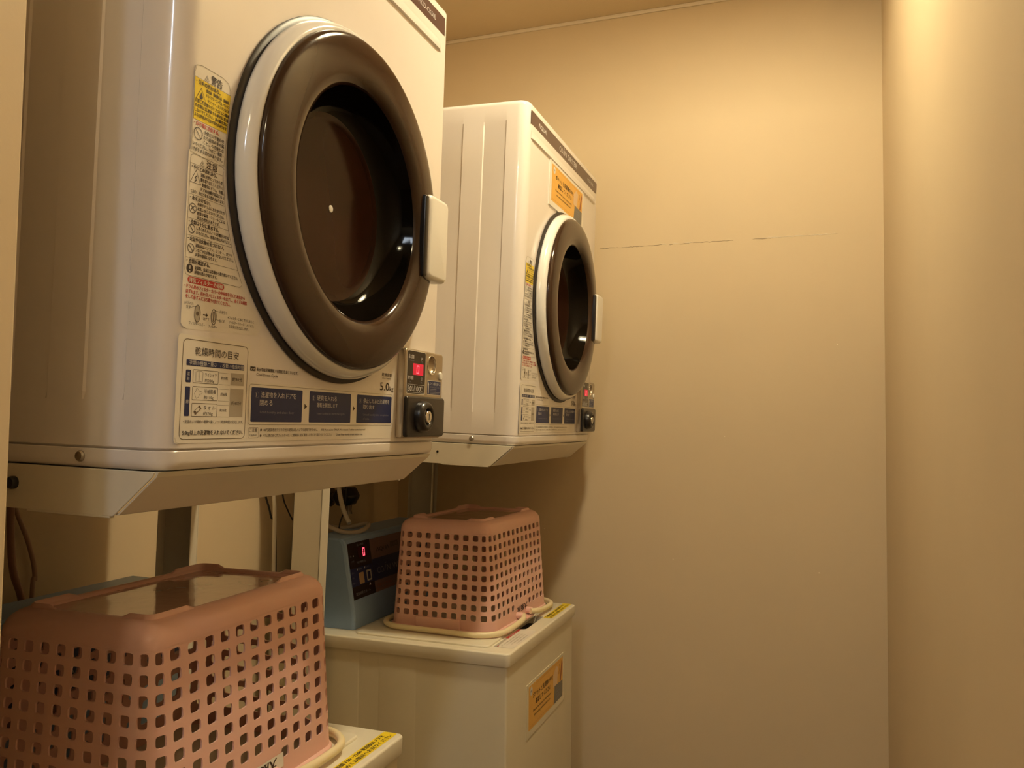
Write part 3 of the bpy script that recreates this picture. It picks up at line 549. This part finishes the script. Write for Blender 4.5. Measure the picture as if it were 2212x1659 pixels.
# ------------------------------------------------------------------ the orange notice (one on the dryer, one on the washer)
def notice_print(p, a0, b0, k=1.0, border=PAPER):
    """a0,b0 lower left corner of the laminate; k scale; laminate 0.272 x 0.095"""
    X = lambda v: a0+v*k
    Y = lambda v: b0+v*k
    p.rect(X(0), X(0.272), Y(0), Y(0.096), border, 1)
    p.rect(X(0.0130), X(0.2600), Y(0.0120), Y(0.0905), ORANGE, 2)
    p.poly([(X(0.185), Y(0.046)), (X(0.185), Y(0.070)), (X(0.206), Y(0.083)), (X(0.222), Y(0.078)), (X(0.215), Y(0.046))], PEACH, 3)
    p.poly([(X(0.190), Y(0.012)), (X(0.2590), Y(0.012)), (X(0.2590), Y(0.044)), (X(0.196), Y(0.046))], SLATE, 3)
    for i in range(4): p.rect(X(0.210), X(0.232+0.006*(i % 2)), Y(0.036-0.0055*i), Y(0.0372-0.0055*i), INKG, 4)
    p.poly([(X(0.236), Y(0.046)), (X(0.245), Y(0.046)), (X(0.2570), Y(0.078)), (X(0.2500), Y(0.086))], RUST, 4)
    p.line([(X(0.228), Y(0.062)), (X(0.236), Y(0.074)), (X(0.233), Y(0.080))], 0.0028*k, RUST, 4)
    p.circle(X(0.029), Y(0.0800), 0.0075*k, 0.0010*k, PAPER, 3); p.disc(X(0.029), Y(0.0800), 0.0068*k, PAPER, 4); p.text('お願い', X(0.0235), Y(0.0782), 0.0045*k, INKL, 5, 0.011*k)
    p.line([(X(0.060), Y(0.0860)), (X(0.235), Y(0.0860))], 0.0003, RUST, 3)
    p.text('ポケットと洗濯機の中を', X(0.0400), Y(0.0640), 0.0112*k, INK, 4, 0.1420*k, bold=0.0002)
    p.text('確認してください', X(0.0580), Y(0.0500), 0.0112*k, INK, 4, 0.1080*k, bold=0.0002)
    p.text('Please check your pockets and', X(0.0420), Y(0.0390), 0.0062*k, INK, 4, 0.1260*k)
    p.text('the washing machine before use', X(0.0500), Y(0.0300), 0.0062*k, INK, 4, 0.1120*k)
    p.line([(X(0.020), Y(0.0170)), (X(0.165), Y(0.0170))], 0.0003, RUST, 3)
p = Print(lambda a, b, h: (0.0024+h, a, b)); notice_print(p, 0.1450, 0.5075)
n1 = p.build('paper_notice', dr2)
n1['label'] = 'orange laminated notice'
mb = MB(); mb.box(0.0001, 0.0022, 0.1450, 0.4170, 0.5075, 0.6035); mb.build('notice_backing', PAPER, dr2, smooth=False)

# ------------------------------------------------------------------ stands
def make_stand(label, plug, flange=True):
    S = thing('dryer_stand', label, 'dryer stand', (0, 0, ZB), 'steel stands under the dryers', (0, 0.0200, 0))
    y0, y1, zb = 0.0, DW, -0.0405
    # front apron, sloping back and down
    mb = MB()
    P = [(-0.0040, -0.0006), (-0.0062, -0.0052), (-0.0460, zb), (-0.0475, zb-0.0008), (-0.0500, zb-0.0008), (-0.0500, zb+0.0010), (-0.0470, zb+0.0012), (-0.0082, -0.0050), (-0.0070, -0.0020), (-0.0120, -0.0010), (-0.0120, -0.0006)]
    mb.loft([[(x, y, z) for x, z in P] for y in (y0+0.0024, y1-0.0010)], 0); mb.build('front_apron', TRAY, S, smooth=False)
    for side in (0, 1):
        ya = y0+0.0002 if side == 0 else y1-0.0018
        mb = MB()
        P = [(-0.0068, -0.0008), (-0.0092, -0.0052), (-0.0490, zb+0.0002), (-0.0520, zb-0.0018), (-0.4900, zb-0.0018), (-0.4900, -0.0008)]
        mb.loft([[(x, y, z) for x, z in P] for y in (ya, ya+0.0016)], 0)
        mb.box(-0.155, -0.055, ya, ya+0.006, zb-0.0036, zb-0.0016)
        mb.build('side_plate', TRAY, S, smooth=False, bevel=(0.0006, 2))
    mb = MB(); mb.box(-0.4890, -0.0130, y0+0.0030, y1-0.0030, -0.0022, -0.0008); mb.build('shelf_plate', TRAY, S, smooth=False)
    mb = MB(); mb.box(-0.4920, -0.4895, y0+0.002, y1-0.002, zb, -0.001); mb.build('rear_plate', TRAY, S, smooth=False)
    for yy, s_ in ((0.0, 1), (DW, -1)):
        # C-channel post, web facing outwards with a narrow return on the front edge
        mb = MB(); ya = yy+0.0020*s_
        def bx(x0, x1, a, b): mb.box(x0, x1, min(a, b), max(a, b), -ZB+0.024, zb+0.016)
        bx(-0.4940, -0.4240, ya, ya+0.0020*s_)
        bx(-0.4265, -0.4245, ya, ya+0.018*s_)
        bx(-0.4940, -0.4920, ya, ya+0.018*s_)
        if flange or s_ == 1:
            q_ = [(-0.4240, ya), (-0.4125, ya+0.0075*s_), (-0.4118, ya+0.0090*s_), (-0.4250, ya+0.0018*s_)]
            mb.loft([[(x, y, z) for x, y in q_] for z in (-ZB+0.024, zb+0.016)])
        mb.build('post', TRAY, S, smooth=False, bevel=(0.0008, 2))
        mb = MB(); mb.box(-0.4960, -0.18, min(ya, ya+0.019*s_), max(ya, ya+0.019*s_), -ZB+0.0085, -ZB+0.0235); mb.build('foot', TRAY, S, smooth=False, bevel=(0.002, 2))
    mb = MB(); n = 20
    r = 0.0062 if plug else 0.0024; cx, cz = (-0.1725, -0.0185) if plug else (-0.1640, -0.0190)
    prof = ((r, 0.0004), (r, -0.003), (r*0.8, -0.0055), (r*0.3, -0.006)) if plug else ((r, 0.0001), (r*0.9, -0.0004), (r*0.3, -0.0003))
    mb.loft([[(cx+q*math.cos(2*PI*i/n), y, cz+q*math.sin(2*PI*i/n)) for i in range(n)] for q, y in prof], 0); mb.build('rubber_plug' if plug else 'plate_hole', BLACK, S)
    return S
st1 = make_stand('steel stand with black side plug, carrying the nearer dryer', True, False)
st2 = make_stand('steel stand with small side hole, carrying the farther dryer', False)
st2.location = (0.0021, 0.9231, ZB+0.003); st2.rotation_euler = (0, 0.0294, 0)

# ------------------------------------------------------------------ washers
WY0, WY1, WZ = 0.023, 0.508, 0.900
def make_washer(label):
    W = thing('washing_machine', label, 'washing machine', (0, 0, 0), 'coin washers under the dryers')
    mb = MB(); L = []
    for z, ins in ((0.030, 0.004), (0.034, 0), (WZ-0.0275, 0)):
        L.append([(x, y, z) for x, y in rrect(-0.545+ins, -0.0205-ins, WY0+0.006+ins, WY1-0.006-ins, 0.0045, 5)])
    mb.loft(L, 0)
    for yy, s_ in ((WY0+0.006, -1), (WY1-0.006, 1)):     # pressed stiffening panels on both sides
        for x0, x1 in ((-0.300, -0.215), (-0.430, -0.345)):
            mb.loft([[(x, y, z) for x, z in ((x0+i, 0.06), (x1-i, 0.06), (x1-i, 0.8735), (x0+i, 0.8735))] for y, i in ((yy-0.0001*s_, 0), (yy+0.0008*s_, 0.004))], 0, False, True)
    body = mb.build('cabinet', WASH, W, sharp=30)
    mb = MB(); mb.box(-0.53, -0.035, WY0+0.02, WY1-0.02, 0.012, 0.0298); mb.build('plinth', BLACK, W, smooth=False)
    for x in (-0.50, -0.06):
        for y in (WY0+0.05, WY1-0.05):
            mb = MB(); mb.loft([[(x+r*math.cos(2*PI*i/16), y+r*math.sin(2*PI*i/16), z) for i in range(16)] for r, z in ((0.02, 0.0005), (0.02, 0.012))], 0); mb.build('foot', BLACK, W)
    # moulded top with finger recess in front of the lid
    mb = MB(); n = 6; z1 = WZ; e = 0.0035
    L = [[(x, y, WZ-0.0262) for x, y in rrect(-0.552, -0.0155, WY0+0.0015, WY1-0.0015, 0.008, n)]]
    L.append([(x, y, WZ-0.0240) for x, y in rrect(-0.553, -0.0145, WY0+0.0005, WY1-0.0005, 0.009, n)])
    for i in range(6):
        a = PI/2*i/5; ins = e*(1-math.cos(a)); L.append([(x, y, WZ-e+e*math.sin(a)) for x, y in rrect(-0.553+ins, -0.0140-ins, WY0+ins, WY1-ins, 0.0095-ins, n)])
    L.append([(x, y, WZ) for x, y in rrect(-0.0850, -0.0475, 0.2200, 0.3520, 0.010, n)])
    L.append([(x, y, WZ-0.0180) for x, y in rrect(-0.0850, -0.0505, 0.2230, 0.3490, 0.009, n)])
    mb.loft(L, 0, True, True); top = mb.build('top_cover', WLID, W, sharp=40)
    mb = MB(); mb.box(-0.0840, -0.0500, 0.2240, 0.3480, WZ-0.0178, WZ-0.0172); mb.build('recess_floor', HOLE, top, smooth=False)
    mb = MB(); rounded_slab(mb, -0.3700, -0.0675, 0.0480, 0.4750, WZ+0.0002, WZ+0.0045, 0.012, 0.0025); mb.build('lid', WLID, W, sharp=40)
    # control housing at the back, face leaning back
    mb = MB(); ya, yb = 0.0720, 0.4900
    def prof(i): return [(-0.3850-i, WZ+0.0005), (-0.3852-i, WZ+0.030), (-0.4120-i, WZ+0.180), (-0.4160-i, WZ+0.188), (-0.4220-i, WZ+0.1920), (-0.4950, WZ+0.1935), (-0.5000, WZ+0.19), (-0.5000, WZ+0.0005)]
    def pz(i, k): return [(x, z if z < WZ+0.1 else z-k) for x, z in prof(i)]
    mb.loft([[(x, ya, z) for x, z in pz(0.006, 0.004)], [(x, ya+0.002, z) for x, z in pz(0.002, 0.001)], [(x, ya+0.006, z) for x, z in prof(0)], [(x, yb-0.006, z) for x, z in prof(0)], [(x, yb-0.002, z) for x, z in pz(0.002, 0.001)], [(x, yb, z) for x, z in pz(0.006, 0.004)]], 0)
    ch = mb.build('control_housing', BLUEB, W, sharp=12)
    A = Vector((-0.3852, WZ+0.030)); B = Vector((-0.4120, WZ+0.180)); dr = (B-A).normalized(); nx, nz = dr.y, -dr.x
    def fn(a, b, h):     # a = y, b = height above the washer top
        t_ = (b-0.030)/dr.y
        return (A.x+dr.x*t_+nx*(h+0.0002), a, A.y+dr.y*t_+nz*(h+0.0002))
    p = Print(fn)
    p.rect(0.0800, 0.4830, 0.0610, 0.1785, PANBG, 1)
    p.rect(0.1700, 0.4830, 0.0860, 0.1340, NAVY, 2)
    p.rect(0.0800, 0.1755, 0.0610, 0.1800, BLK2, 3); p.rect(0.0800, 0.1740, 0.0880, 0.1260, NAVY, 4)
    p.rect(0.1200, 0.1620, 0.1440, 0.1680, LEDD, 5); p.seg0(0.1395, 0.1465, 0.0095, 0.0185, 0.0026, LED, 6)
    p.text('投入金額', 0.1180, 0.1710, 0.0055, INKG, 5, 0.030); p.text('残り時間(分)', 0.1120, 0.1340, 0.0055, INKG, 5, 0.036)
    p.text('円', 0.0860, 0.1500, 0.0055, INKG, 5, 0.005); p.disc(0.0990, 0.1520, 0.0016, INKW, 5); p.text('すすぎ', 0.0860, 0.1390, 0.0045, INKG, 5, 0.014)
    for x in (0.1090, 0.1400): p.poly([(x-0.0028, 0.1235), (x+0.0028, 0.1235), (x, 0.1190)], INKW, 5)
    p.text('標準', 0.1135, 0.1195, 0.0045, INKG, 5, 0.014); p.text('念入り', 0.1440, 0.1200, 0.0045, INKG, 5, 0.016)
    for yy in (0.1150, 0.1045, 0.0935): p.text('洗い', 0.0840, yy, 0.0048, INKG, 5, 0.010)
    p.rect(0.1120, 0.1330, 0.0900, 0.1140, mat('button_tan', (0.42, 0.28, 0.16), 0.5), 5, 0.002); p.rect(0.1450, 0.1660, 0.0915, 0.1150, GREYP, 5, 0.002); p.rect(0.1490, 0.1615, 0.0950, 0.1110, NAVY, 6, 0.002)
    p.poly([(0.1550, 0.0880), (0.1510, 0.0815), (0.1590, 0.0815)], INKW, 5)
    p.text('取扱説明 スタート', 0.0910, 0.0690, 0.0070, INKG, 5, 0.062)
    p.text('ΛQUΛ', 0.2010, 0.1480, 0.0130, INK, 3, 0.0610, bold=0.0005); p.rect(0.2690, 0.3080, 0.1500, 0.1620, STRIP, 3); p.text('全自動', 0.2720, 0.1520, 0.0080, PANBG, 4, 0.033)
    p.text('CO', 0.1940, 0.1000, 0.0190, INKG, 4, 0.0300); p.line([(0.2270, 0.1000), (0.2350, 0.1150)], 0.0022, INKG, 4); p.disc(0.2370, 0.1185, 0.0014, INKG, 4); p.text('N WASHER', 0.2400, 0.1000, 0.0190, INKG, 4, 0.1350)
    p.text('洗濯のみ 約30分', 0.1850, 0.0720, 0.0065, RUST, 4, 0.0700); p.text('すすぎ・脱水 約10分', 0.1850, 0.0635, 0.0055, RUST, 4, 0.0800)
    p.build('control_panel', ch)
    # printed labels on the top cover
    f2 = lambda a, b, h: (-b, a, WZ+0.0002+h)
    p = Print(f2)
    p.rect(0.3450, 0.5020 if False else 0.4995, -0.0455+0.0, -0.0245, YEL, 1, 0.002) if False else None
    p.poly([(0.3400, 0.0455), (0.5020, 0.0455), (0.5040, 0.0430), (0.5040, 0.0262), (0.5020, 0.0245), (0.3400, 0.0250)], YEL, 1)
    p.text('ご利用時間 7:00〜22:00 使用後はフタを', 0.3440, 0.0370, 0.0078, INK, 2, 0.1450, bold=0.0004); p.text('必ず閉めてお部屋へお戻りください', 0.3460, 0.0275, 0.0078, INK, 2, 0.1500, bold=0.0003)
    p.build('yellow_tape', top)
    p = Print(f2); p.rect(0.0660, 0.2180, 0.0215, 0.0630, PAPER, 1, 0.002)
    p.rect(0.1350, 0.2170, 0.0560, 0.0625, RED, 2); p.rect(0.0670, 0.1340, 0.0560, 0.0625, GREYP, 2); p.rect(0.0665, 0.0760, 0.0540, 0.0560, RED, 2)
    p.text('お洗濯のまえに', 0.1500, 0.0572, 0.0052, PAPER, 3, 0.050)
    for i in range(4): p.text('ポケットの中の物を取り出して衣類を入れてください', 0.0740+0.01*i, 0.0470-0.0070*i, 0.0042, INKL, 2, 0.110-0.012*i)
    p.build('usage_label', top)
    return W
wa1 = make_washer('nearer coin washer under the pink basket, mostly below the picture')
wa2 = copy_tree(wa1); wa2.location = (0, 0.9231, 0)
wa2['label'] = 'farther coin washer with orange notice on its front panel'
# the laminate on the washer is a little taller and stands further right
FILM = mat('film_cream', (0.76, 0.69, 0.52), 0.2)
pn = Print(lambda a, b, h: (-0.0192+h, 0.1480+a*1.02, 0.6920+b*1.16)); notice_print(pn, 0.0, 0.0, 1.0, FILM)
o = pn.build('paper_notice', wa2); o['label'] = 'orange laminated notice'
mb = MB(); mb.box(-0.0204, -0.0194, 0.1480, 0.1480+0.272*1.02, 0.6920, 0.6920+0.096*1.16); mb.build('notice_backing', FILM, wa2, smooth=False)

# ------------------------------------------------------------------ laundry baskets (upside down)
BH, BA0, BB0, BA1, BB1 = 0.235, 0.1236, 0.1737, 0.1080, 0.1637
ROWS, RP, ZR = 9, 0.0204, 0.0349     # nine rows of holes
def perim(a, b, r, cols):
    """points round a rounded rectangle: `cols` = (near, corner, long) cell counts; returns positions at cell borders and mids"""
    nn, nc, nl = cols; out = []
    segs = []
    # start at the near-right corner and go round: long side (+x), far corner, far side, corner, long side (-x), corner, near side, corner
    def line_(p, q, n): 
        for i in range(n*4): t_ = i/(n*4); out.append((p[0]+(q[0]-p[0])*t_, p[1]+(q[1]-p[1])*t_))
    def arc_(cx, cy, a0, n):
        for i in range(n*4): t_ = math.radians(a0+90*i/(n*4)); out.append((cx+r*math.cos(t_), cy+r*math.sin(t_)))
    line_((a, -b+r), (a, b-r), nl); arc_(a-r, b-r, 0, nc)
    line_((a-r, b), (-a+r, b), nn); arc_(-a+r, b-r, 90, nc)
    line_((-a, b-r), (-a, -b+r), nl); arc_(-a+r, -b+r, 180, nc)
    line_((-a+r, -b), (a-r, -b), nn); arc_(a-r, -b+r, 270, nc)
    return out
COLS = (8, 2, 11)
def make_basket(label):
    B = thing('laundry_basket', label, 'laundry basket', (0, 0, 0), 'pink laundry baskets')
    def at(s, z):    # s in quarter-cell units around, z height
        t_ = min(max(z/(BH-0.030), 0), 1)
        a = BA0+(BA1-BA0)*t_; b = BB0+(BB1-BB0)*t_; r = 0.033-0.014*t_
        P = cache.get(round(z, 5))
        if P is None: P = cache[round(z, 5)] = perim(a, b, r, COLS)
        n = len(P); i = int(math.floor(s)) % n; fr = s-math.floor(s); p, q = P[i], P[(i+1) % n]
        return (p[0]+(q[0]-p[0])*fr, p[1]+(q[1]-p[1])*fr, z)
    cache = {}
    NC = 2*(COLS[0]+COLS[2])+4*COLS[1]
    V = []; F = []; idx = {}
    def vid(s, z):
        s = s % (NC*4); k = (round(s, 3), round(z, 5))
        if k not in idx: idx[k] = len(V); V.append(at(s, z))
        return idx[k]
    def cell(c, z0, z1, hole):
        s0 = c*4; B_ = [(s0+i, z0) for i in range(4)]+[(s0+4, z0+(z1-z0)*i/4) for i in range(4)]+[(s0+4-i, z1) for i in range(4)]+[(s0, z1-(z1-z0)*i/4) for i in range(4)]
        if not hole:
            for i in range(4):
                for j in range(4):
                    F.append((vid(s0+i, z0+(z1-z0)*j/4), vid(s0+i+1, z0+(z1-z0)*j/4), vid(s0+i+1, z0+(z1-z0)*(j+1)/4), vid(s0+i, z0+(z1-z0)*(j+1)/4)))
            return
        H = []
        cs, cz = s0+2, (z0+z1)/2; hs, hz = 1.17, (z1-z0)*0.305
        for (s, z) in B_:
            dx = (s-cs)/2; dz = (z-cz)/((z1-z0)/2)
            # superellipse hole
            k = (abs(dx)**4.5+abs(dz)**4.5)**(1/4.5)
            H.append((cs+dx/k*hs, cz+dz/k*hz))
        # mid ring on inner edge
        for i in range(16):
            j = (i+1) % 16
            F.append((vid(*B_[i]), vid(*B_[j]), vid(*H[j]), vid(*H[i])))
    NP = set()       # where the name plate sits (no holes): long +x side, low rows
    start = 5
    for c in range(NC):
        cell(c, 0.0, ZR-RP/2, False)
        for r_i in range(ROWS):
            z0 = ZR-RP/2+r_i*RP
            blank = r_i == 0 and 4 <= c <= 6
            cell(c, z0, z0+RP, not blank)
    # upper plain band and rounded shoulder
    prevz = ZR-RP/2+ROWS*RP
    n = NC*4
    loops = [[vid(s, prevz) for s in range(n)]]
    sh = 0.025
    def ring(z, ins):
        P = perim(BA1-ins, BB1-ins, max(0.019-ins*0.45, 0.007), COLS)
        b_ = len(V); V.extend([(x, y, z) for x, y in P]); return list(range(b_, b_+n))
    for i in range(0, 7):
        a_ = PI/2*i/6; loops.append(ring(BH-sh-0.002+sh*math.sin(a_), sh*(1-math.cos(a_))))
    loops.append(ring(BH-0.0035, sh+0.003)); loops.append(ring(BH-0.0070, sh+0.0045))
    for k in range(len(loops)-1):
        for i in range(n):
            F.append((loops[k][i], loops[k][(i+1) % n], loops[k+1][(i+1) % n], loops[k+1][i]))
    wl = finish('basket_wall', V, F, PINK, B, sharp=50)
    m_ = wl.modifiers.new('thickness', 'SOLIDIFY'); m_.thickness = 0.0022; m_.offset = -1
    m_ = wl.modifiers.new('crisp_edges', 'EDGE_SPLIT'); m_.split_angle = math.radians(42)
    # recessed glossy base panel
    mb = MB(); P = perim(BA1-sh-0.004, BB1-sh-0.004, 0.008, COLS)
    mb.loft([[(x, y, BH-0.0085) for x, y in P], [(x, y, BH-0.0066) for x, y in P]], 0); mb.build('basket_base', PINKG, B, sharp=50)
    # raised feet on the base rim
    mb = MB(); 
    def foot(s0, s1):
        mb = MB()
        N_ = max(4, int(s1-s0)); o_ = []; i_ = []
        P1 = perim(BA1-sh+0.004, BB1-sh+0.004, 0.012, COLS); P2 = perim(BA1-sh-0.002, BB1-sh-0.002, 0.008, COLS)
        loops_ = []
        for k in range(N_+1):
            s = (s0+(s1-s0)*k/N_) % n; i = int(s); e_ = min(1, min(k, N_-k)/2.0)
            p1, p2 = P1[i], P2[i]; hz_ = 0.0040*e_
            loops_.append([(p1[0], p1[1], BH-0.006), (p1[0], p1[1], BH-0.003+hz_*0.6), ((p1[0]+p2[0])/2, (p1[1]+p2[1])/2, BH-0.0015+hz_), (p2[0], p2[1], BH-0.003+hz_*0.8), (p2[0], p2[1], BH-0.007)])
        mb.loft(loops_, 0, True, True); mb.build('base_foot', PINK, B, sharp=60)
    L4 = COLS[2]*4; C4 = COLS[1]*4; N4 = COLS[0]*4
    for base in (0, L4+C4+N4+C4):
        foot(base+L4-9, base+L4+C4+6); foot(base+L4+C4+N4-6, base+L4+2*C4+N4+9)
    # rim band at the open end (resting on the lid) and the moulded grip plates
    mb = MB(); P = lambda e_, z: [(x, y, z) for x, y in perim(BA0+e_, BB0+e_, 0.036+e_, COLS)]
    mb.loft([P(-0.0005, 0.0018), P(0.0035, 0.0008), P(0.0045, 0.0040), P(0.0035, 0.0065), P(-0.0005, 0.0080)], 0, False, False)
    mb.build('rim', PINK, B, sharp=60)
    mb = MB(); rounded_slab(mb, -0.052, 0.050, 0.003, 0.029, -0.002, 0.0062, 0.002, 0.001, 'x', 0)
    o_ = mb.build('grip_plate', PINK, B, sharp=50); o_.location = (0, -BB0-0.0002, 0); o_.rotation_euler = (0, 0, -PI/2)
    for s_ in (1, -1):       # pivots for the folding handles
        mb = MB()
        for yy in (-0.030, 0.030):
            loops_ = [[(s_*(BA0+x), yy+r*math.cos(2*PI*i/14), 0.016+r*math.sin(2*PI*i/14)) for i in range(14)] for r, x in ((0.0075, -0.004), (0.0075, 0.010), (0.0060, 0.013))]
            mb.loft(loops_, 0)
        mb.box(min(s_*(BA0-0.001), s_*(BA0+0.014)), max(s_*(BA0-0.001), s_*(BA0+0.014)), -0.034, 0.034, 0.0035, 0.0065)
        mb.build('handle_pivot', PINK, B, sharp=50)
    # two cream bail handles lying round the rim
    for s_ in (-1, 1):
        e_ = 0.0165
        pts = []
        rr_ = 0.060; a = BA0+e_; b = BB0+0.022
        pts.append((BA0+0.010, s_*0.022, 0.0160)); pts.append((BA0+0.019, s_*0.045, 0.0135))
        pts.append((a, s_*0.075, 0.0085)); pts.append((a, s_*(b-rr_)*0.8, 0.0072))
        for i in range(0, 7):
            t_ = PI/2*i/6; pts.append((a-rr_+rr_*math.cos(t_), s_*(b-rr_+rr_*math.sin(t_)), 0.0072))
        pts += [(-x, y, z) for x, y, z in pts[::-1]]
        path = smooth_path(pts, 4)
        mb = MB(); mb.tube(path, 0.0056, 12, 0, ry=0.0062); mb.build('handle', CREAM, B, sharp=60)
    return B
ba1 = make_basket('large near pink basket, upside down on the nearer washer')
ba2 = copy_tree(ba1)
ba2['label'] = 'smaller looking far pink basket, upside down beside the blue control box'
ba1.location = (-0.1960, 0.2532, WZ+0.0050); ba1.rotation_euler = (0, 0, 0.0104)
ba2.location = (-0.1993, 1.2103, WZ+0.0050); ba2.rotation_euler = (0, 0, -0.0368)
# name sticker and handwriting (upside down with the basket)
def name_plate(parent, y0, txt, wide):
    fn = lambda a, b, h: (BA0+0.0008-(BA0-BA1)*b/(BH-0.03)+h, a, b)
    p = Print(fn); 
    if wide: p.rect(y0-0.010, y0+0.082, 0.0195, 0.0365, PAPER, 1)
    p.text(txt, y0+0.068, 0.0335, 0.0150, INK, 3, 0.062, rot=PI, bold=0.0007, shear=0.15)
    return p.build('name_sticker', parent)
name_plate(ba1, -0.036, '大阪本町', True); name_plate(ba2, -0.036, '大阪本', False)

# ------------------------------------------------------------------ cables, tap and hose behind the machines
def cable(name, pts, r, m, label, cat, group=None, n=8):
    mb = MB(); mb.tube(smooth_path(pts, 8), r, n); return tag(mb.build(name, m, sharp=60), label, cat, group)
zz = ZB
cable('power_cable', [(-0.572, 0.300, zz+0.02), (-0.572, 0.322, zz-0.06), (-0.572, 0.325, zz-0.12), (-0.572, 0.332, zz-0.18), (-0.572, 0.350, zz-0.235), (-0.572, 0.362, zz-0.35), (-0.572, 0.365, 0.30), (-0.572, 0.372, 0.012), (-0.572, 0.39, 0.0058)], 0.0052, BROWNC, 'thick dark brown cable at far left behind the nearer basket', 'cable')
cable('power_cable', [(-0.589, 0.314, zz+0.02), (-0.589, 0.330, zz-0.05), (-0.589, 0.350, zz-0.10), (-0.589, 0.372, zz-0.15), (-0.589, 0.384, zz-0.20), (-0.589, 0.380, zz-0.26), (-0.589, 0.390, 0.50), (-0.589, 0.40, 0.012), (-0.589, 0.43, 0.0042)], 0.0036, mat('tan_cable', (0.42, 0.27, 0.19), 0.45), 'thin tan cable curving beside the thick brown one at left', 'cable')
cable('white_hose', [(-0.560, 0.944, zz+0.03), (-0.560, 0.944, zz-0.10), (-0.560, 0.950, zz-0.22), (-0.560, 0.950, 0.5), (-0.565, 0.95, 0.01), (-0.575, 0.962, 0.0062)], 0.0042, WHITEC, 'white vertical cable on back wall left of the lit post', 'cable')
cable('black_cord', [(-0.585, 0.940, zz+0.02), (-0.585, 0.945, zz-0.10), (-0.580, 0.962, zz-0.16), (-0.580, 0.985, zz-0.26), (-0.580, 0.985, 0.4), (-0.585, 0.98, 0.0035)], 0.0022, BLKC, 'thin black cord left of the white vertical cable', 'cable')
cable('black_cord', [(-0.580, 0.995, zz+0.02), (-0.578, 1.000, zz-0.11), (-0.575, 1.022, zz-0.16), (-0.570, 1.045, zz-0.195), (-0.570, 1.06, zz-0.24), (-0.572, 1.062, 0.6), (-0.58, 1.03, 0.0035)], 0.0018, BLKC, 'thin black cord slanting right of the white vertical cable', 'cable')
# water tap on the back wall above the farther washer
T = thing('water_tap', 'dark metal water tap with round handle above the blue control box', 'tap', (-0.595, 1.225, ZB-0.142))
TAPM = mat('tap_metal', (0.16, 0.14, 0.12), 0.25, metal=0.9)
mb = MB(); mb.lathe([(0.0001, -0.0049), (0.022, -0.0049), (0.024, 0.004), (0.012, 0.008), (0.012, 0.040), (0.016, 0.042), (0.016, 0.062), (0.0001, 0.064)], 0, 0, 24); mb.build('wall_flange', TAPM, T)
mb = MB()
P = [(0.050+0, 0, 0), (0.052, 0, -0.012), (0.052, 0, -0.030), (0.052, 0, -0.040)]
mb.tube(P, [0.012, 0.010, 0.009, 0.0105], 16); mb.build('spout', TAPM, T)
mb = MB(); n = 28
loops = []
for r, y in ((0.008, -0.036), (0.020, -0.036), (0.023, -0.032), (0.023, 0.014), (0.020, 0.020), (0.012, 0.022)):
    loops.append([(0.052+r*(1+0.06*math.cos(6*2*PI*i/n))*math.cos(2*PI*i/n), y, 0.004+r*(1+0.06*math.cos(6*2*PI*i/n))*math.sin(2*PI*i/n)) for i in range(n)])
mb.loft(loops, 0); mb.build('tap_handle', BLACK, T, sharp=50)
mb = MB(); mb.lathe([(0.0001, 0.0), (0.006, 0.0), (0.006, 0.03), (0.0001, 0.03)], 0, 0, 12); o = mb.build('handle_cap', CHROME, T); o.location = (0.052, 0.0225, 0.004); o.rotation_euler = (0, 0, PI/2); o.scale = (0.15, 1, 1)
# white inlet hose from above, ending in a coil on the control housing
cz_ = WZ+0.1975
cable('water_hose', [(-0.545, 1.165, zz+0.05), (-0.545, 1.170, zz-0.05), (-0.535, 1.166, zz-0.11), (-0.512, 1.150, zz-0.16), (-0.485, 1.135, zz-0.1925)], 0.0058, WHITEC, 'white hose coming down to the coil on the blue control box', 'hose')
mb = MB(); ring_ = [(-0.470+0.045*math.cos(2*PI*i/40), 1.105+0.050*math.sin(2*PI*i/40), cz_+0.004+0.006*math.sin(4*PI*i/40)) for i in range(40)]
mb.tube(ring_, 0.0052, 10, closed=True)
tag(mb.build('hose_coil', mat('aged_hose', (0.50, 0.42, 0.34), 0.45), sharp=60), 'small pale hose coil lying on the farther blue control box', 'hose')
cable('ground_wire', [(-0.52, 1.17, zz+0.03), (-0.52, 1.175, zz-0.12), (-0.515, 1.16, zz-0.165), (-0.50, 1.12, zz-0.188), (-0.485, 1.09, zz-0.199)], 0.0018, BLKC, 'thin black wire hanging past the tap onto the blue control box', 'wire')
